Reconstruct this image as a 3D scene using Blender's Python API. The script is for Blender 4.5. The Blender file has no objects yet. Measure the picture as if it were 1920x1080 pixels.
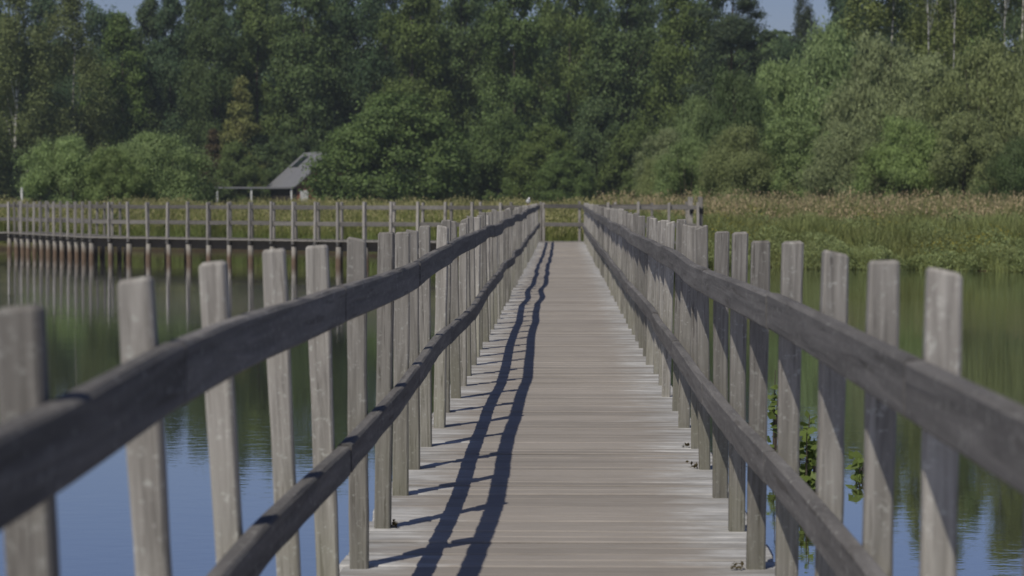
import bpy, math, random
import numpy as np
from mathutils import Vector, Matrix

scene = bpy.context.scene
COL = scene.collection
F = 4350.0            # focal length in photo pixels (1920 wide)
CAM_Z = 1.3           # eye height above the deck (deck = 0)
VX, VY = 1053.0, 373.0
WATER_Z = -0.8

# ------------------------------------------------------------------ camera
cd = bpy.data.cameras.new('camera')
cam = bpy.data.objects.new('camera', cd); COL.objects.link(cam)
cd.sensor_width = 36.0; cd.lens = F / 1920 * 36.0
cd.clip_start = 0.1; cd.clip_end = 6000
cam.location = (0, 0, CAM_Z)
yaw = math.atan((VX - 960) / F)
pitch = -math.atan((540 - VY) / F)
cam.rotation_euler = (math.pi / 2 + pitch, 0, yaw)
cd.dof.use_dof = True; cd.dof.focus_distance = 13.0; cd.dof.aperture_fstop = 5.8
scene.camera = cam

# ------------------------------------------------------------------ light
SUN = Vector((-0.425, -0.74, 1.15)).normalized()       # towards the sun
elev = math.asin(SUN.z); az = math.atan2(SUN.x, SUN.y)
world = bpy.data.worlds.new('World'); scene.world = world; world.use_nodes = True
wn = world.node_tree; wn.nodes.clear()
sky = wn.nodes.new('ShaderNodeTexSky'); sky.sky_type = 'NISHITA'; sky.sun_disc = False
sky.sun_elevation = elev; sky.sun_rotation = az
sky.air_density = 1.0; sky.dust_density = 0.4; sky.ozone_density = 2.0
bg = wn.nodes.new('ShaderNodeBackground'); bg.inputs['Strength'].default_value = 0.074
wo = wn.nodes.new('ShaderNodeOutputWorld')
tint = wn.nodes.new('ShaderNodeMix'); tint.data_type = 'RGBA'; tint.blend_type = 'MULTIPLY'; tint.inputs[0].default_value = 1.0
tint.inputs[7].default_value = (1.03, 1.0, 1.28, 1)          # bluer northern sky, as the photograph is balanced
wn.links.new(sky.outputs[0], tint.inputs[6]); wn.links.new(tint.outputs[2], bg.inputs[0]); wn.links.new(bg.outputs[0], wo.inputs[0])
sd = bpy.data.lights.new('sun', 'SUN'); sun = bpy.data.objects.new('sun', sd); COL.objects.link(sun)
sd.energy = 4.8; sd.angle = math.radians(0.5); sd.color = (1.0, 0.945, 0.83)
sun.rotation_euler = (-SUN).to_track_quat('-Z', 'Y').to_euler()
sun.location = SUN * 100
vs = scene.view_settings
vs.view_transform = 'Standard'; vs.look = 'None'; vs.gamma = 1.0; vs.use_curve_mapping = False
vs.exposure = -0.75
cy = scene.cycles
cy.max_bounces = 6; cy.diffuse_bounces = 3; cy.glossy_bounces = 3; cy.transmission_bounces = 3
cy.use_denoising = True
cy.pixel_filter_type = 'BLACKMAN_HARRIS'; cy.filter_width = 1.6

# ------------------------------------------------------------------ helpers
def px(x, d): return (x - VX) * d / F
def pz(y, d): return CAM_Z - (y - VY) * d / F

class NT:
    """Small node-tree writer."""
    def __init__(s, name):
        s.m = bpy.data.materials.new(name); s.m.use_nodes = True
        s.t = s.m.node_tree; s.t.nodes.clear()
        s.out = s.n('ShaderNodeOutputMaterial')
    def n(s, typ, **kw):
        nd = s.t.nodes.new(typ)
        for k, v in kw.items(): setattr(nd, k, v)
        return nd
    def l(s, a, b): s.t.links.new(a, b)
    def noise(s, vec, scale, detail=3, rough=0.55, dist=0.0):
        nd = s.n('ShaderNodeTexNoise'); nd.inputs['Scale'].default_value = scale
        nd.inputs['Detail'].default_value = detail; nd.inputs['Roughness'].default_value = rough
        nd.inputs['Distortion'].default_value = dist
        s.l(vec, nd.inputs['Vector']); return nd.outputs['Fac']
    def mapping(s, vec, scale):
        nd = s.n('ShaderNodeMapping'); nd.inputs['Scale'].default_value = scale
        s.l(vec, nd.inputs['Vector']); return nd.outputs[0]
    def ramp(s, fac, stops):
        nd = s.n('ShaderNodeValToRGB'); r = nd.color_ramp
        while len(r.elements) < len(stops): r.elements.new(0.5)
        for e, (p, c) in zip(r.elements, stops):
            e.position = p
            e.color = (c[0], c[1], c[2], 1) if hasattr(c, '__len__') else (c, c, c, 1)
        s.l(fac, nd.inputs[0]); return nd.outputs[0]
    def mix(s, fac, a, b, mode='MIX'):
        nd = s.n('ShaderNodeMix', data_type='RGBA', blend_type=mode)
        for v, i in ((fac, 0), (a, 6), (b, 7)):
            if hasattr(v, 'is_linked') or hasattr(v, 'links'): s.l(v, nd.inputs[i])
            elif i == 0: nd.inputs[0].default_value = v
            else: nd.inputs[i].default_value = (v[0], v[1], v[2], 1)
        return nd.outputs[2]
    def math(s, op, a, b=0.0, clamp=False):
        nd = s.n('ShaderNodeMath', operation=op, use_clamp=clamp)
        for v, i in ((a, 0), (b, 1)):
            if hasattr(v, 'links'): s.l(v, nd.inputs[i])
            else: nd.inputs[i].default_value = v
        return nd.outputs[0]
    def bsdf(s, col, rough=0.9, normal=None, spec=0.2):
        b = s.n('ShaderNodeBsdfPrincipled')
        if hasattr(col, 'links'): s.l(col, b.inputs['Base Color'])
        else: b.inputs['Base Color'].default_value = (*col, 1)
        b.inputs['Roughness'].default_value = rough
        b.inputs['Specular IOR Level'].default_value = spec
        if normal is not None: s.l(normal, b.inputs['Normal'])
        s.l(b.outputs[0], s.out.inputs[0]); return b
    def bump(s, h, dist=0.005, strength=1.0):
        nd = s.n('ShaderNodeBump'); nd.inputs['Distance'].default_value = dist
        nd.inputs['Strength'].default_value = strength
        s.l(h, nd.inputs['Height']); return nd.outputs[0]
    def coord(s, which='Object'): return s.n('ShaderNodeTexCoord').outputs[which]
    def obj_random(s): return s.n('ShaderNodeObjectInfo').outputs['Random']
    def obj_color(s): return s.n('ShaderNodeObjectInfo').outputs['Color']
    def island(s): return s.n('ShaderNodeNewGeometry').outputs['Random Per Island']

def plain(name, col, rough=0.8, spec=0.2, var=0.25, scale=6.0):
    t = NT(name); c = t.coord()
    f = t.noise(c, scale, 4)
    a = tuple(v * (1 - var) for v in col); b = tuple(v * (1 + var) for v in col)
    t.bsdf(t.mix(f, a, b), rough, None, spec); return t.m

def wood(name, stretch, light=(0.40, 0.375, 0.345), dark=(0.20, 0.185, 0.17), rnd=True, algae=0.0, spots=0.5, vary=0.55):
    """Grey weathered timber; stretch = how much the grain is drawn out per axis (small along the grain)."""
    t = NT(name); c = t.coord()
    if rnd:
        rv = t.n('ShaderNodeVectorMath', operation='ADD'); t.l(c, rv.inputs[0])
        cm = t.n('ShaderNodeCombineXYZ')
        r10 = t.math('MULTIPLY', t.obj_random(), 37.0)
        for i in range(3): t.l(r10, cm.inputs[i])
        t.l(cm.outputs[0], rv.inputs[1]); c2 = rv.outputs[0]
    else: c2 = c
    g = t.noise(t.mapping(c2, stretch), 1.0, 6, 0.65, 0.6)
    big = t.noise(c2, 2.3, 3, 0.6)
    col = t.ramp(g, [(0.25, dark), (0.5, tuple((a + b) / 2 for a, b in zip(light, dark))), (0.72, light)])
    col = t.mix(t.ramp(big, [(0.35, 0.0), (0.7, 0.6)]), col, tuple(v * 0.62 for v in light))
    crack = t.ramp(t.noise(t.mapping(c2, tuple(v * 1.8 for v in stretch)), 1.0, 2, 0.5), [(0.30, 1.0), (0.36, 0.0)])
    col = t.mix(t.math('MULTIPLY', crack, 0.55), col, (0.07, 0.062, 0.055))
    sp = t.ramp(t.noise(c2, 44.0, 4, 0.75), [(0.58, 0.0), (0.66, 1.0)])
    col = t.mix(t.math('MULTIPLY', sp, spots), col, (0.52, 0.52, 0.48))
    if algae:
        z = t.n('ShaderNodeSeparateXYZ'); t.l(c, z.inputs[0])
        low = t.math('SUBTRACT', 1.0, t.math('MULTIPLY', z.outputs[2], 1.3), True)
        al = t.math('MULTIPLY', t.math('MULTIPLY', low, t.ramp(big, [(0.3, 0.2), (0.7, 1.0)])), algae)
        col = t.mix(al, col, (0.24, 0.24, 0.13))
    if rnd:
        k = t.math('ADD', t.math('MULTIPLY', t.math('POWER', t.obj_random(), 1.4), vary), 1.0 - vary * .44)
        kc = t.n('ShaderNodeCombineXYZ')
        for i in range(3): t.l(k, kc.inputs[i])
        col = t.mix(1.0, col, kc.outputs[0], 'MULTIPLY')
    t.bsdf(col, 0.85, t.bump(g, 0.006, 0.7), 0.15)
    return t.m

def leaf_mat(name, transl=0.3, tint=(0.12, 0.10, 0.02)):
    """Foliage: the colour comes from the object, each leaf (island) varies round it."""
    t = NT(name); c = t.coord()
    base = t.obj_color()
    r = t.island()
    v = t.math('ADD', t.math('MULTIPLY', r, 0.6), 0.7)
    vc = t.n('ShaderNodeCombineXYZ')
    for i in range(3): t.l(v, vc.inputs[i])
    col = t.mix(1.0, base, vc.outputs[0], 'MULTIPLY')
    cl = t.noise(c, 0.55, 3, 0.6)
    col = t.mix(t.ramp(cl, [(0.45, 0.0), (0.75, 0.45)]), col, tint)
    d = t.n('ShaderNodeBsdfPrincipled'); t.l(col, d.inputs['Base Color'])
    d.inputs['Roughness'].default_value = 0.55; d.inputs['Specular IOR Level'].default_value = 0.25
    tr = t.n('ShaderNodeBsdfTranslucent'); t.l(col, tr.inputs[0])
    mx = t.n('ShaderNodeMixShader'); mx.inputs[0].default_value = transl
    t.l(d.outputs[0], mx.inputs[1]); t.l(tr.outputs[0], mx.inputs[2])
    t.l(mx.outputs[0], t.out.inputs[0]); return t.m

def np_mesh(name, V, Q, mats, midx=None, smooth=False):
    V = np.asarray(V, dtype=np.float32).reshape(-1, 3); Q = np.asarray(Q, dtype=np.int32)
    me = bpy.data.meshes.new(name)
    k = Q.shape[1]
    me.vertices.add(len(V)); me.vertices.foreach_set('co', V.ravel())
    me.loops.add(Q.size); me.loops.foreach_set('vertex_index', Q.ravel())
    me.polygons.add(len(Q))
    me.polygons.foreach_set('loop_start', np.arange(0, Q.size, k, dtype=np.int32))
    me.polygons.foreach_set('loop_total', np.full(len(Q), k, dtype=np.int32))
    if midx is not None: me.polygons.foreach_set('material_index', np.asarray(midx, dtype=np.int32))
    if smooth: me.polygons.foreach_set('use_smooth', np.ones(len(Q), dtype=bool))
    for m in (mats if isinstance(mats, (list, tuple)) else [mats]): me.materials.append(m)
    me.update(calc_edges=True); me.validate()
    return me

class MB:
    """Collects shapes and links them as one mesh object."""
    def __init__(s): s.v = []; s.f = []; s.mi = []; s.cur = 0
    def add(s, verts, faces):
        o = len(s.v); s.v += [tuple(p) for p in verts]
        s.f += [tuple(i + o for i in q) for q in faces]; s.mi += [s.cur] * len(faces)
    def box(s, x0, x1, y0, y1, z0, z1, M=None):
        v = [Vector(p) for p in ((x0,y0,z0),(x1,y0,z0),(x1,y1,z0),(x0,y1,z0),(x0,y0,z1),(x1,y0,z1),(x1,y1,z1),(x0,y1,z1))]
        if M is not None: v = [M @ p for p in v]
        s.add(v, [(0,3,2,1),(4,5,6,7),(0,1,5,4),(1,2,6,5),(2,3,7,6),(3,0,4,7)])
    def loft(s, rings, cap=True):
        n = len(rings[0]); v = [p for r in rings for p in r]; f = []
        for i in range(len(rings) - 1):
            for j in range(n):
                a = i * n + j; b = i * n + (j + 1) % n
                f.append((a, b, b + n, a + n))
        if cap:
            f.append(tuple(range(n - 1, -1, -1))); f.append(tuple(range(len(v) - n, len(v))))
        s.add(v, f)
    def tube(s, pts, radii, n=7):
        rings = []; pts = [Vector(p) for p in pts]
        for i, p in enumerate(pts):
            t = (pts[min(i + 1, len(pts) - 1)] - pts[max(i - 1, 0)]).normalized()
            a = t.cross(Vector((0.31, 0.95, 0.05))).normalized()
            if a.length < 0.5: a = Vector((1, 0, 0))
            b = t.cross(a)
            rings.append([p + (a * math.cos(2 * math.pi * k / n) + b * math.sin(2 * math.pi * k / n)) * radii[i] for k in range(n)])
        s.loft(rings)
    def mesh(s, name, mats, smooth=False):
        me = bpy.data.meshes.new(name); me.from_pydata(s.v, [], s.f)
        for m in (mats if isinstance(mats, (list, tuple)) else [mats]): me.materials.append(m)
        me.polygons.foreach_set('material_index', s.mi)
        if smooth: me.polygons.foreach_set('use_smooth', [True] * len(s.f))
        me.update(); return me
    def build(s, name, mats, parent=None, smooth=False):
        return link(name, s.mesh(name, mats, smooth), parent)

def link(name, me, parent=None, loc=None):
    o = bpy.data.objects.new(name, me); COL.objects.link(o)
    if parent is not None: o.parent = parent
    if loc is not None: o.location = loc
    return o
def tag(o, label=None, cat=None, group=None, kind=None):
    if label: o['label'] = label
    if cat: o['category'] = cat
    if group: o['group'] = group
    if kind: o['kind'] = kind
    return o
def thing(name, label, cat, loc=(0, 0, 0), group=None):
    o = bpy.data.objects.new(name, None); COL.objects.link(o); o.location = loc
    o.empty_display_size = 0.2
    return tag(o, label, cat, group)

# ------------------------------------------------------------------ materials
M_POST = wood('weathered post timber', (52, 52, 2.6), light=(0.43, 0.405, 0.37), dark=(0.11, 0.10, 0.09), algae=0.4, spots=0.5, vary=.62)
M_RAIL = wood('weathered rail timber', (9, 1.0, 22), light=(0.24, 0.227, 0.216), dark=(0.06, 0.057, 0.055), spots=0.45, vary=0.22)
M_FARWOOD = wood('grey side timber', (7, 7, 2.0), light=(0.36, 0.335, 0.30), dark=(0.2, 0.185, 0.165), spots=0.2)
M_SIDERAIL = wood('grey side rail timber', (5, 5, 14), light=(0.20, 0.188, 0.172), dark=(0.10, 0.092, 0.085), spots=0.1)
M_BEAM = plain('dark beam', (0.05, 0.044, 0.038), 0.8)  # one even near-black brown for all the beams

def deck_material():
    t = NT('worn deck boards'); c = t.coord()
    isl = t.island()
    sx = t.n('ShaderNodeSeparateXYZ'); t.l(c, sx.inputs[0])
    grain = t.noise(t.mapping(c, (2.6, 75, 8)), 1.0, 6, 0.72)
    streak = t.noise(t.mapping(c, (2.2, 9, 1)), 1.0, 4, 0.7)
    patch = t.noise(t.mapping(c, (1.2, 0.5, 1)), 1.0, 3, 0.6)
    col = t.ramp(grain, [(0.26, (0.235, 0.212, 0.188)), (0.5, (0.324, 0.292, 0.259)), (0.74, (0.385, 0.350, 0.314))])
    ax = t.math('ABSOLUTE', t.math('ADD', sx.outputs[0], 0.02))
    edge = t.math('ADD', ax, t.math('MULTIPLY', t.math('SUBTRACT', streak, 0.5), 0.75))
    edge = t.math('ADD', edge, t.math('MULTIPLY', t.math('SUBTRACT', isl, 0.5), 0.14))
    ew = t.ramp(edge, [(0.45, 0.0), (0.70, 1.0)])
    col = t.mix(t.math('MULTIPLY', ew, 0.8), col, t.mix(t.ramp(streak, [(.35, 0.0), (.65, 1.0)]), (0.24, 0.24, 0.23), (0.56, 0.555, 0.54)))
    k = t.math('ADD', t.math('MULTIPLY', isl, 0.25), t.math('MULTIPLY', patch, 0.34))
    k = t.math('ADD', k, 0.70)
    kc = t.n('ShaderNodeCombineXYZ')
    for i in range(3): t.l(k, kc.inputs[i])
    col = t.mix(1.0, col, kc.outputs[0], 'MULTIPLY')
    # milled grip grooves running along every board
    gr = t.math('SINE', t.math('MULTIPLY', sx.outputs[1], 2 * math.pi / 0.0245))
    dirt = t.ramp(t.noise(c, 9.0, 5, 0.75), [(0.66, 0.0), (0.74, 0.5)])
    col = t.mix(dirt, col, (0.12, 0.11, 0.07))
    h = t.math('ADD', t.math('MULTIPLY', gr, 0.25), grain)
    t.bsdf(col, 0.85, t.bump(h, 0.004, 0.8), 0.15); return t.m
M_DECK = deck_material()

def water_material():
    t = NT('still pond water'); c = t.coord()
    n1 = t.noise(t.mapping(c, (1.0, 1.8, 1)), 4.5, 3, 0.55)
    n2 = t.noise(t.mapping(c, (1.0, 1.3, 1)), 0.45, 2, 0.5)
    calm = t.ramp(t.noise(t.mapping(c, (0.05, 0.16, 1)), 1.0, 2), [(0.4, 0.4), (0.65, 1.0)])
    wy = t.n('ShaderNodeSeparateXYZ'); t.l(c, wy.inputs[0])       # a light breeze ruffles the open water further out
    calm = t.math('MULTIPLY', calm, t.math('ADD', t.math('MULTIPLY', t.math('SUBTRACT', wy.outputs[1], 22.0), 0.045, True), 0.62))
    h = t.math('MULTIPLY', t.math('ADD', t.math('MULTIPLY', n1, 0.42), t.math('MULTIPLY', n2, .6)), calm)
    nm = t.bump(h, 0.0046, 1.0)
    dif = t.n('ShaderNodeBsdfDiffuse')
    t.l(t.mix(t.noise(c, 0.15, 3), (0.100, 0.098, 0.034), (0.135, 0.124, 0.046)), dif.inputs[0])
    gl = t.n('ShaderNodeBsdfGlossy'); gl.inputs['Roughness'].default_value = 0.015
    gl.inputs[0].default_value = (0.93, 0.95, 1, 1); t.l(nm, gl.inputs['Normal'])
    fr = t.n('ShaderNodeLayerWeight'); fr.inputs[0].default_value = 0.5; t.l(nm, fr.inputs['Normal'])
    fac = t.math('ADD', t.math('MULTIPLY', t.math('POWER', fr.outputs['Facing'], 1.0), 0.96), 0.04, True)
    mx = t.n('ShaderNodeMixShader'); t.l(fac, mx.inputs[0])
    t.l(dif.outputs[0], mx.inputs[1]); t.l(gl.outputs[0], mx.inputs[2])
    t.l(mx.outputs[0], t.out.inputs[0]); return t.m
M_WATER = water_material()

def ground_material():
    t = NT('bank soil and turf'); c = t.coord()
    z = t.n('ShaderNodeSeparateXYZ'); t.l(c, z.inputs[0])
    g = t.mix(t.noise(c, 0.8, 5, 0.65), (0.035, 0.050, 0.016), (0.095, 0.105, 0.038))
    g = t.mix(t.ramp(t.noise(c, 0.12, 3), [(0.45, 0), (0.7, 0.7)]), g, (0.13, 0.115, 0.05))
    mud = t.mix(t.noise(c, 3.0, 4), (0.035, 0.026, 0.016), (0.075, 0.055, 0.035))
    k = t.ramp(t.math('ADD', t.math('ADD', z.outputs[2], 1.0), t.math('MULTIPLY', t.noise(c, 2.0, 3), 0.25)), [(0.35, 0.0), (0.55, 1.0)])
    t.bsdf(t.mix(k, mud, g), 0.95, t.bump(t.noise(c, 6.0, 4), 0.05), 0.1); return t.m
M_GROUND = ground_material()

M_LEAF = leaf_mat('broad leaves', 0.35, (0.135, 0.175, 0.055))
M_FINE = leaf_mat('willow leaves', 0.35, (0.19, 0.22, 0.10))
M_BROWN = leaf_mat('browning leaves', 0.25, (0.12, 0.075, 0.03))
M_GRASS = leaf_mat('grass blades', 0.3, (0.17, 0.15, 0.05))
M_PLUME = leaf_mat('grass plumes', 0.3, (0.22, 0.13, 0.075))
M_BARK = plain('dark bark', (0.085, 0.07, 0.055), 0.9, var=0.5)
M_PINEBARK = plain('pine bark', (0.16, 0.095, 0.06), 0.9, var=0.4)
def birch_bark():
    t = NT('birch bark'); c = t.coord()
    f = t.ramp(t.noise(t.mapping(c, (1, 1, 2.5)), 1.0, 4, 0.7), [(0.42, (0.07, 0.06, 0.05)), (0.5, (0.62, 0.6, 0.55))])
    t.bsdf(f, 0.8); return t.m
M_BIRCH = birch_bark()

# ------------------------------------------------------------------ terrain and water
BANK = [(-400, 96), (-60, 96), (-22, 95.5), (-12, 93), (-6, 84), (-2.5, 74.5), (0, 72.6), (4, 72.2), (14, 67), (22, 64), (60, 60), (400, 60)]
BX = np.array([b[0] for b in BANK], float); BY = np.array([b[1] for b in BANK], float)
def bank_y(x):
    x = np.asarray(x, float)
    return np.interp(x, BX, BY) + 0.5 * np.sin(x * 1.3) + 0.35 * np.sin(x * 3.1 + 1) + 0.2 * np.sin(x * 7.3)
def ground_z(x, y):
    x = np.asarray(x, float); y = np.asarray(y, float)
    s = y - bank_y(x)                                # metres inland of the far waterline
    s = np.maximum(s, -70 - y)                       # the near shore far behind the camera
    s = np.maximum(s, np.abs(x) - 110.0)
    z = np.where(s < 0, WATER_Z + np.maximum(s * 0.35, -1.2), WATER_Z + 0.95 * (1 - np.exp(-s / 2.5)))
    z = z + np.where(s > 0, 0.04 * np.sin(x * 0.9 + y * 0.3) + np.clip(s / 120, 0, 1) * 0.35, 0)
    return z
def build_ground():
    xs = np.unique(np.concatenate([np.linspace(-2500, -130, 14), np.linspace(-130, -40, 40), np.linspace(-40, 40, 161), np.linspace(40, 130, 40), np.linspace(130, 2500, 14)]))
    ys = np.unique(np.concatenate([np.linspace(-2000, -90, 10), np.linspace(-90, 50, 50), np.linspace(50, 110, 151), np.linspace(110, 300, 60), np.linspace(300, 4000, 14)]))
    X, Y = np.meshgrid(xs, ys); Z = ground_z(X, Y)
    V = np.stack([X, Y, Z], -1).reshape(-1, 3)
    nx = len(xs); i = np.arange(len(ys) - 1)[:, None] * nx + np.arange(nx - 1)[None, :]
    Q = np.stack([i, i + 1, i + nx + 1, i + nx], -1).reshape(-1, 4)
    o = link('ground', np_mesh('ground', V, Q, M_GROUND, smooth=True))
    tag(o, 'grassy bank and meadow ground beyond the pond', 'ground', kind='structure')
build_ground()
mb = MB(); mb.add([(-125, -90, WATER_Z), (125, -90, WATER_Z), (125, 110, WATER_Z), (-125, 110, WATER_Z)], [(0, 1, 2, 3)])
tag(mb.build('water', M_WATER), 'still pond water reflecting forest and blue sky', 'water', kind='structure')

# ------------------------------------------------------------------ boardwalks
R = random.Random(7)
def post_mesh(w, h0, h1, seed, mat, chamfer=0.007):
    r = random.Random(seed); rings = []
    zs = [h0] + [h0 + (h1 - h0) * k / 9 for k in range(1, 9)] + [h1 - chamfer * 1.1, h1]
    ex, ey = r.uniform(-.003, .003), r.uniform(-.003, .003); tl = r.choice((r.uniform(-.004, .004), r.uniform(-.011, .011)))
    for i, z in enumerate(zs):
        hw = w / 2 * (1 + r.uniform(-.055, .045)); c = w * 0.10
        if i == len(zs) - 1: hw -= chamfer * r.uniform(.6, 1.3)
        ox, oy = ex * math.sin(z * 3 + seed), ey * math.cos(z * 2.3 + seed)
        p = [(-hw + c, -hw), (hw - c, -hw), (hw, -hw + c), (hw, hw - c), (hw - c, hw), (-hw + c, hw), (-hw, hw - c), (-hw, -hw + c)]
        tilt = (tl if i >= len(zs) - 2 else 0)
        rings.append([(a + ox, b + oy, z + tilt * (a / w) * 2) for a, b in p])
    m = MB(); m.loft(rings); return m.mesh('post', mat)
POSTS = [post_mesh(0.062 + 0.003 * (k % 3 - 1), -0.30, 1.16, 11 + k, M_POST) for k in range(8)]

def cr(p0, p1, p2, p3, t):   # Catmull-Rom, softened so that boards keep straight-ish runs
    m1 = (p2 - p0) * 0.32; m2 = (p3 - p1) * 0.32
    return ((2*t**3 - 3*t**2 + 1) * p1 + (t**3 - 2*t**2 + t) * m1 + (-2*t**3 + 3*t**2) * p2 + (t**3 - t**2) * m2)

def board(pts, h, th, side, seed, mat, parent, name):
    """A rail board through pts (the centre of its outer face's top edge); side = horizontal unit vector towards the walkway."""
    r = random.Random(seed); rings = []
    dz = r.uniform(-.003, .003)
    for i, p in enumerate(pts):
        j = r.uniform(-.0025, .0025); k = r.uniform(-.003, .003); c = 0.007
        prof = [(0, 0), (0, 0), (0, 0)]
        prof = [(c, 0), (th - c, 0 + k), (th, -c), (th + j, -h + c), (th - c, -h), (c, -h + k), (0, -h + c), (0, -c)]
        s = side[i] if isinstance(side, list) else side
        rings.append([Vector((p[0], p[1], p[2] + dz)) + Vector((s[0] * a, s[1] * a, b)) for a, b in prof])
    if (rings[1][0] - rings[0][0]).cross(rings[0][2] - rings[0][0]).z > 0: rings = [list(reversed(q)) for q in rings]
    m = MB(); m.loft(rings); return m.build(name, mat, parent)

walk = thing('boardwalk', 'long straight weathered boardwalk with post and rail sides leading away over the pond', 'boardwalk')
Y_END = 69.6
# deck: transverse boards
def plank_deck(name, mat, parent, y0, y1, xl, xr, seed, width=0.145, z=0.0):
    r = random.Random(seed); m = MB(); y = y0
    while y < y1:
        w = width * r.uniform(.97, 1.03); a = z + r.uniform(-.003, .003); b = z + r.uniform(-.003, .003)
        t = r.uniform(-.0025, .0025); x0 = xl + r.uniform(-.014, .012); x1 = xr + r.uniform(-.012, .014)
        e = 0.005; ye = y + w - r.choice((.007, .010, .016, .021))
        rings = []
        for x, zz in ((x0, a), (0.5 * (x0 + x1), (a + b) / 2 + r.uniform(-.002, .002)), (x1, b)):
            rings.append([(x, y, zz - e - t), (x, y + e, zz - t), (x, ye - e, zz + t), (x, ye, zz - e + t), (x, ye, zz - .035), (x, y, zz - .035)])
        m.loft(rings); y += w
    return m.build(name, mat, parent)
plank_deck('deck', M_DECK, walk, -3.0, Y_END, -0.775, 0.762, 3)
for x in (-0.56, 0.55):
    m = MB(); m.box(x - .05, x + .05, -3, Y_END - .05, -.21, -.037); m.build('beam', M_BEAM, walk)
PILE_MATS = None
def pile_material():
    t = NT('pond pile timber'); c = t.coord()
    z = t.n('ShaderNodeSeparateXYZ'); t.l(c, z.inputs[0])
    g = t.noise(t.mapping(c, (12, 12, 1.5)), 1.0, 4, 0.6)
    up = t.mix(g, (0.24, 0.215, 0.18), (0.46, 0.43, 0.38))
    lo = t.mix(g, (0.10, 0.068, 0.046), (0.20, 0.14, 0.10))
    k = t.ramp(t.math('ADD', t.math('ADD', z.outputs[2], 0.9), t.math('MULTIPLY', g, 0.25)), [(0.42, 0.0), (0.68, 1.0)])
    t.bsdf(t.mix(k, lo, up), 0.85); return t.m
M_PILE = pile_material()
def pile_mesh(r0, seed):
    r = random.Random(seed); m = MB(); rings = []
    for z in (-2.2, -1.2, -.8, -.45, -.2):
        rr = r0 * r.uniform(.95, 1.05)
        rings.append([(rr * math.cos(a * math.pi / 5), rr * math.sin(a * math.pi / 5), z) for a in range(10)])
    m.loft(rings); return m.mesh('pile', M_PILE, False)
PILES = [pile_mesh(0.085 + .006 * k, k) for k in range(3)]
for i in range(18):
    for x in (-0.56, 0.55):
        link('pile', PILES[i % 3], walk, (x, -1.0 + i * 4.05, 0))

# posts; first ones follow the photograph: (distance, inner face x at the deck, lean in degrees outward, extra height)
near_left = [(1.15, -.66, 3, 0), (2.15, -.66, 3, 0), (3.15, -.654, 2.6, -.004), (4.15, -.670, 3.2, 0), (5.15, -.681, 3.0, .003), (6.15, -.685, 2.4, .008),
             (7.15, -.688, 1.7, -.002), (8.15, -.684, 0.2, .002), (9.11, -.674, -0.8, .010), (10.15, -.676, -.5, -.004)]
near_right = [(1.45, .65, 1.5, 0), (2.4, .65, 1.5, 0), (3.35, .65, 1.5, 0), (4.33, .667, 0.8, .008), (5.2, .671, 1.0, .003), (6.15, .674, 1.0, .0), (7.2, .668, .8, .01),
              (8.14, .653, 0.7, -.006), (9.07, .655, .5, .012), (10.1, .66, .4, 0)]
def series(near, sgn, seed):
    r = random.Random(seed); out = list(near); y = near[-1][0]
    while y < Y_END - 1.0:
        y += 1.0 + r.uniform(-.05, .05)
        out.append((y, sgn * (0.672 + r.uniform(-.016, .016)), r.uniform(-1.1, 1.3), r.gauss(0, .014)))
    return out
LEFT, RIGHT = series(near_left, -1, 21), series(near_right, 1, 22)
order = sorted([(d, s, row) for s, rows in ((-1, LEFT), (1, RIGHT)) for row in rows for d in [row[0]]], key=lambda t: t[0])
far_posts = MB(); cnt = 0
for d, s, (y, xin, lean, dh) in order:
    c = 0.031
    me = POSTS[R.randrange(8)]
    loc = Vector((xin + s * c, y + R.uniform(-.01, .01), dh))
    rot = Matrix.Rotation(math.radians(lean) * s, 4, 'Y') @ Matrix.Rotation(math.radians(R.uniform(-1.2, 1.2)), 4, 'X') @ Matrix.Rotation(math.radians(R.uniform(-4, 4)), 4, 'Z')
    if cnt < 100:
        o = link('post', me, walk); o.matrix_local = Matrix.Translation(loc) @ rot @ Matrix.Diagonal((R.uniform(.92, 1.10), R.uniform(.80, .98), 1, 1))
    else:
        T = Matrix.Translation(loc) @ rot
        far_posts.add([T @ v.co for v in me.vertices], [tuple(p.vertices) for p in me.polygons])
    cnt += 1
if far_posts.v:
    o = far_posts.build('post', M_POST, walk); o['kind'] = 'stuff'; o['label'] = 'farthest posts at the end of the boardwalk'

# rails: control points at each post (lateral offset follows the post's lean; heights wander)
def hand(y, table):
    ys = [t[0] for t in table]; return float(np.interp(y, ys, [t[1] for t in table]))
ZUP_L = [(1, 1.0), (2.15, 1.01), (3.15, 1.02), (4.15, 1.052), (5.15, 1.045), (6.15, 1.03), (8.4, 1.02), (10, 1.02), (12.6, 1.04), (14, 1.055), (15.3, 1.066), (18, 1.06), (20, 1.054), (29, 1.053), (38, 1.085), (55, 1.115), (72, 1.13)]
ZLO_L = [(1, .54), (5, .575), (7.2, .537), (9, .557), (12.6, .573), (20, .57), (29, .557), (44, .585), (57, .605), (72, .61)]
ZUP_R = [(1, 1.0), (4.3, 1.0), (6, 1.0), (8, 1.01), (10, 1.0), (14, .99), (20, 1.0), (30, 1.02), (45, 1.04), (72, 1.12)]
ZLO_R = [(1, .52), (4, .53), (6.3, .52), (9, .51), (14, .50), (20, .51), (35, .51), (72, .53)]
XW_L = [(1, 0), (9, 0), (11, .005), (13, -.015), (16, .02), (18, .02), (20, -.005), (24, .01), (27, -.005), (28.5, -.045), (29.5, .02), (33, 0), (38, .02), (45, -.01), (55, .012), (70, 0)]
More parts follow.
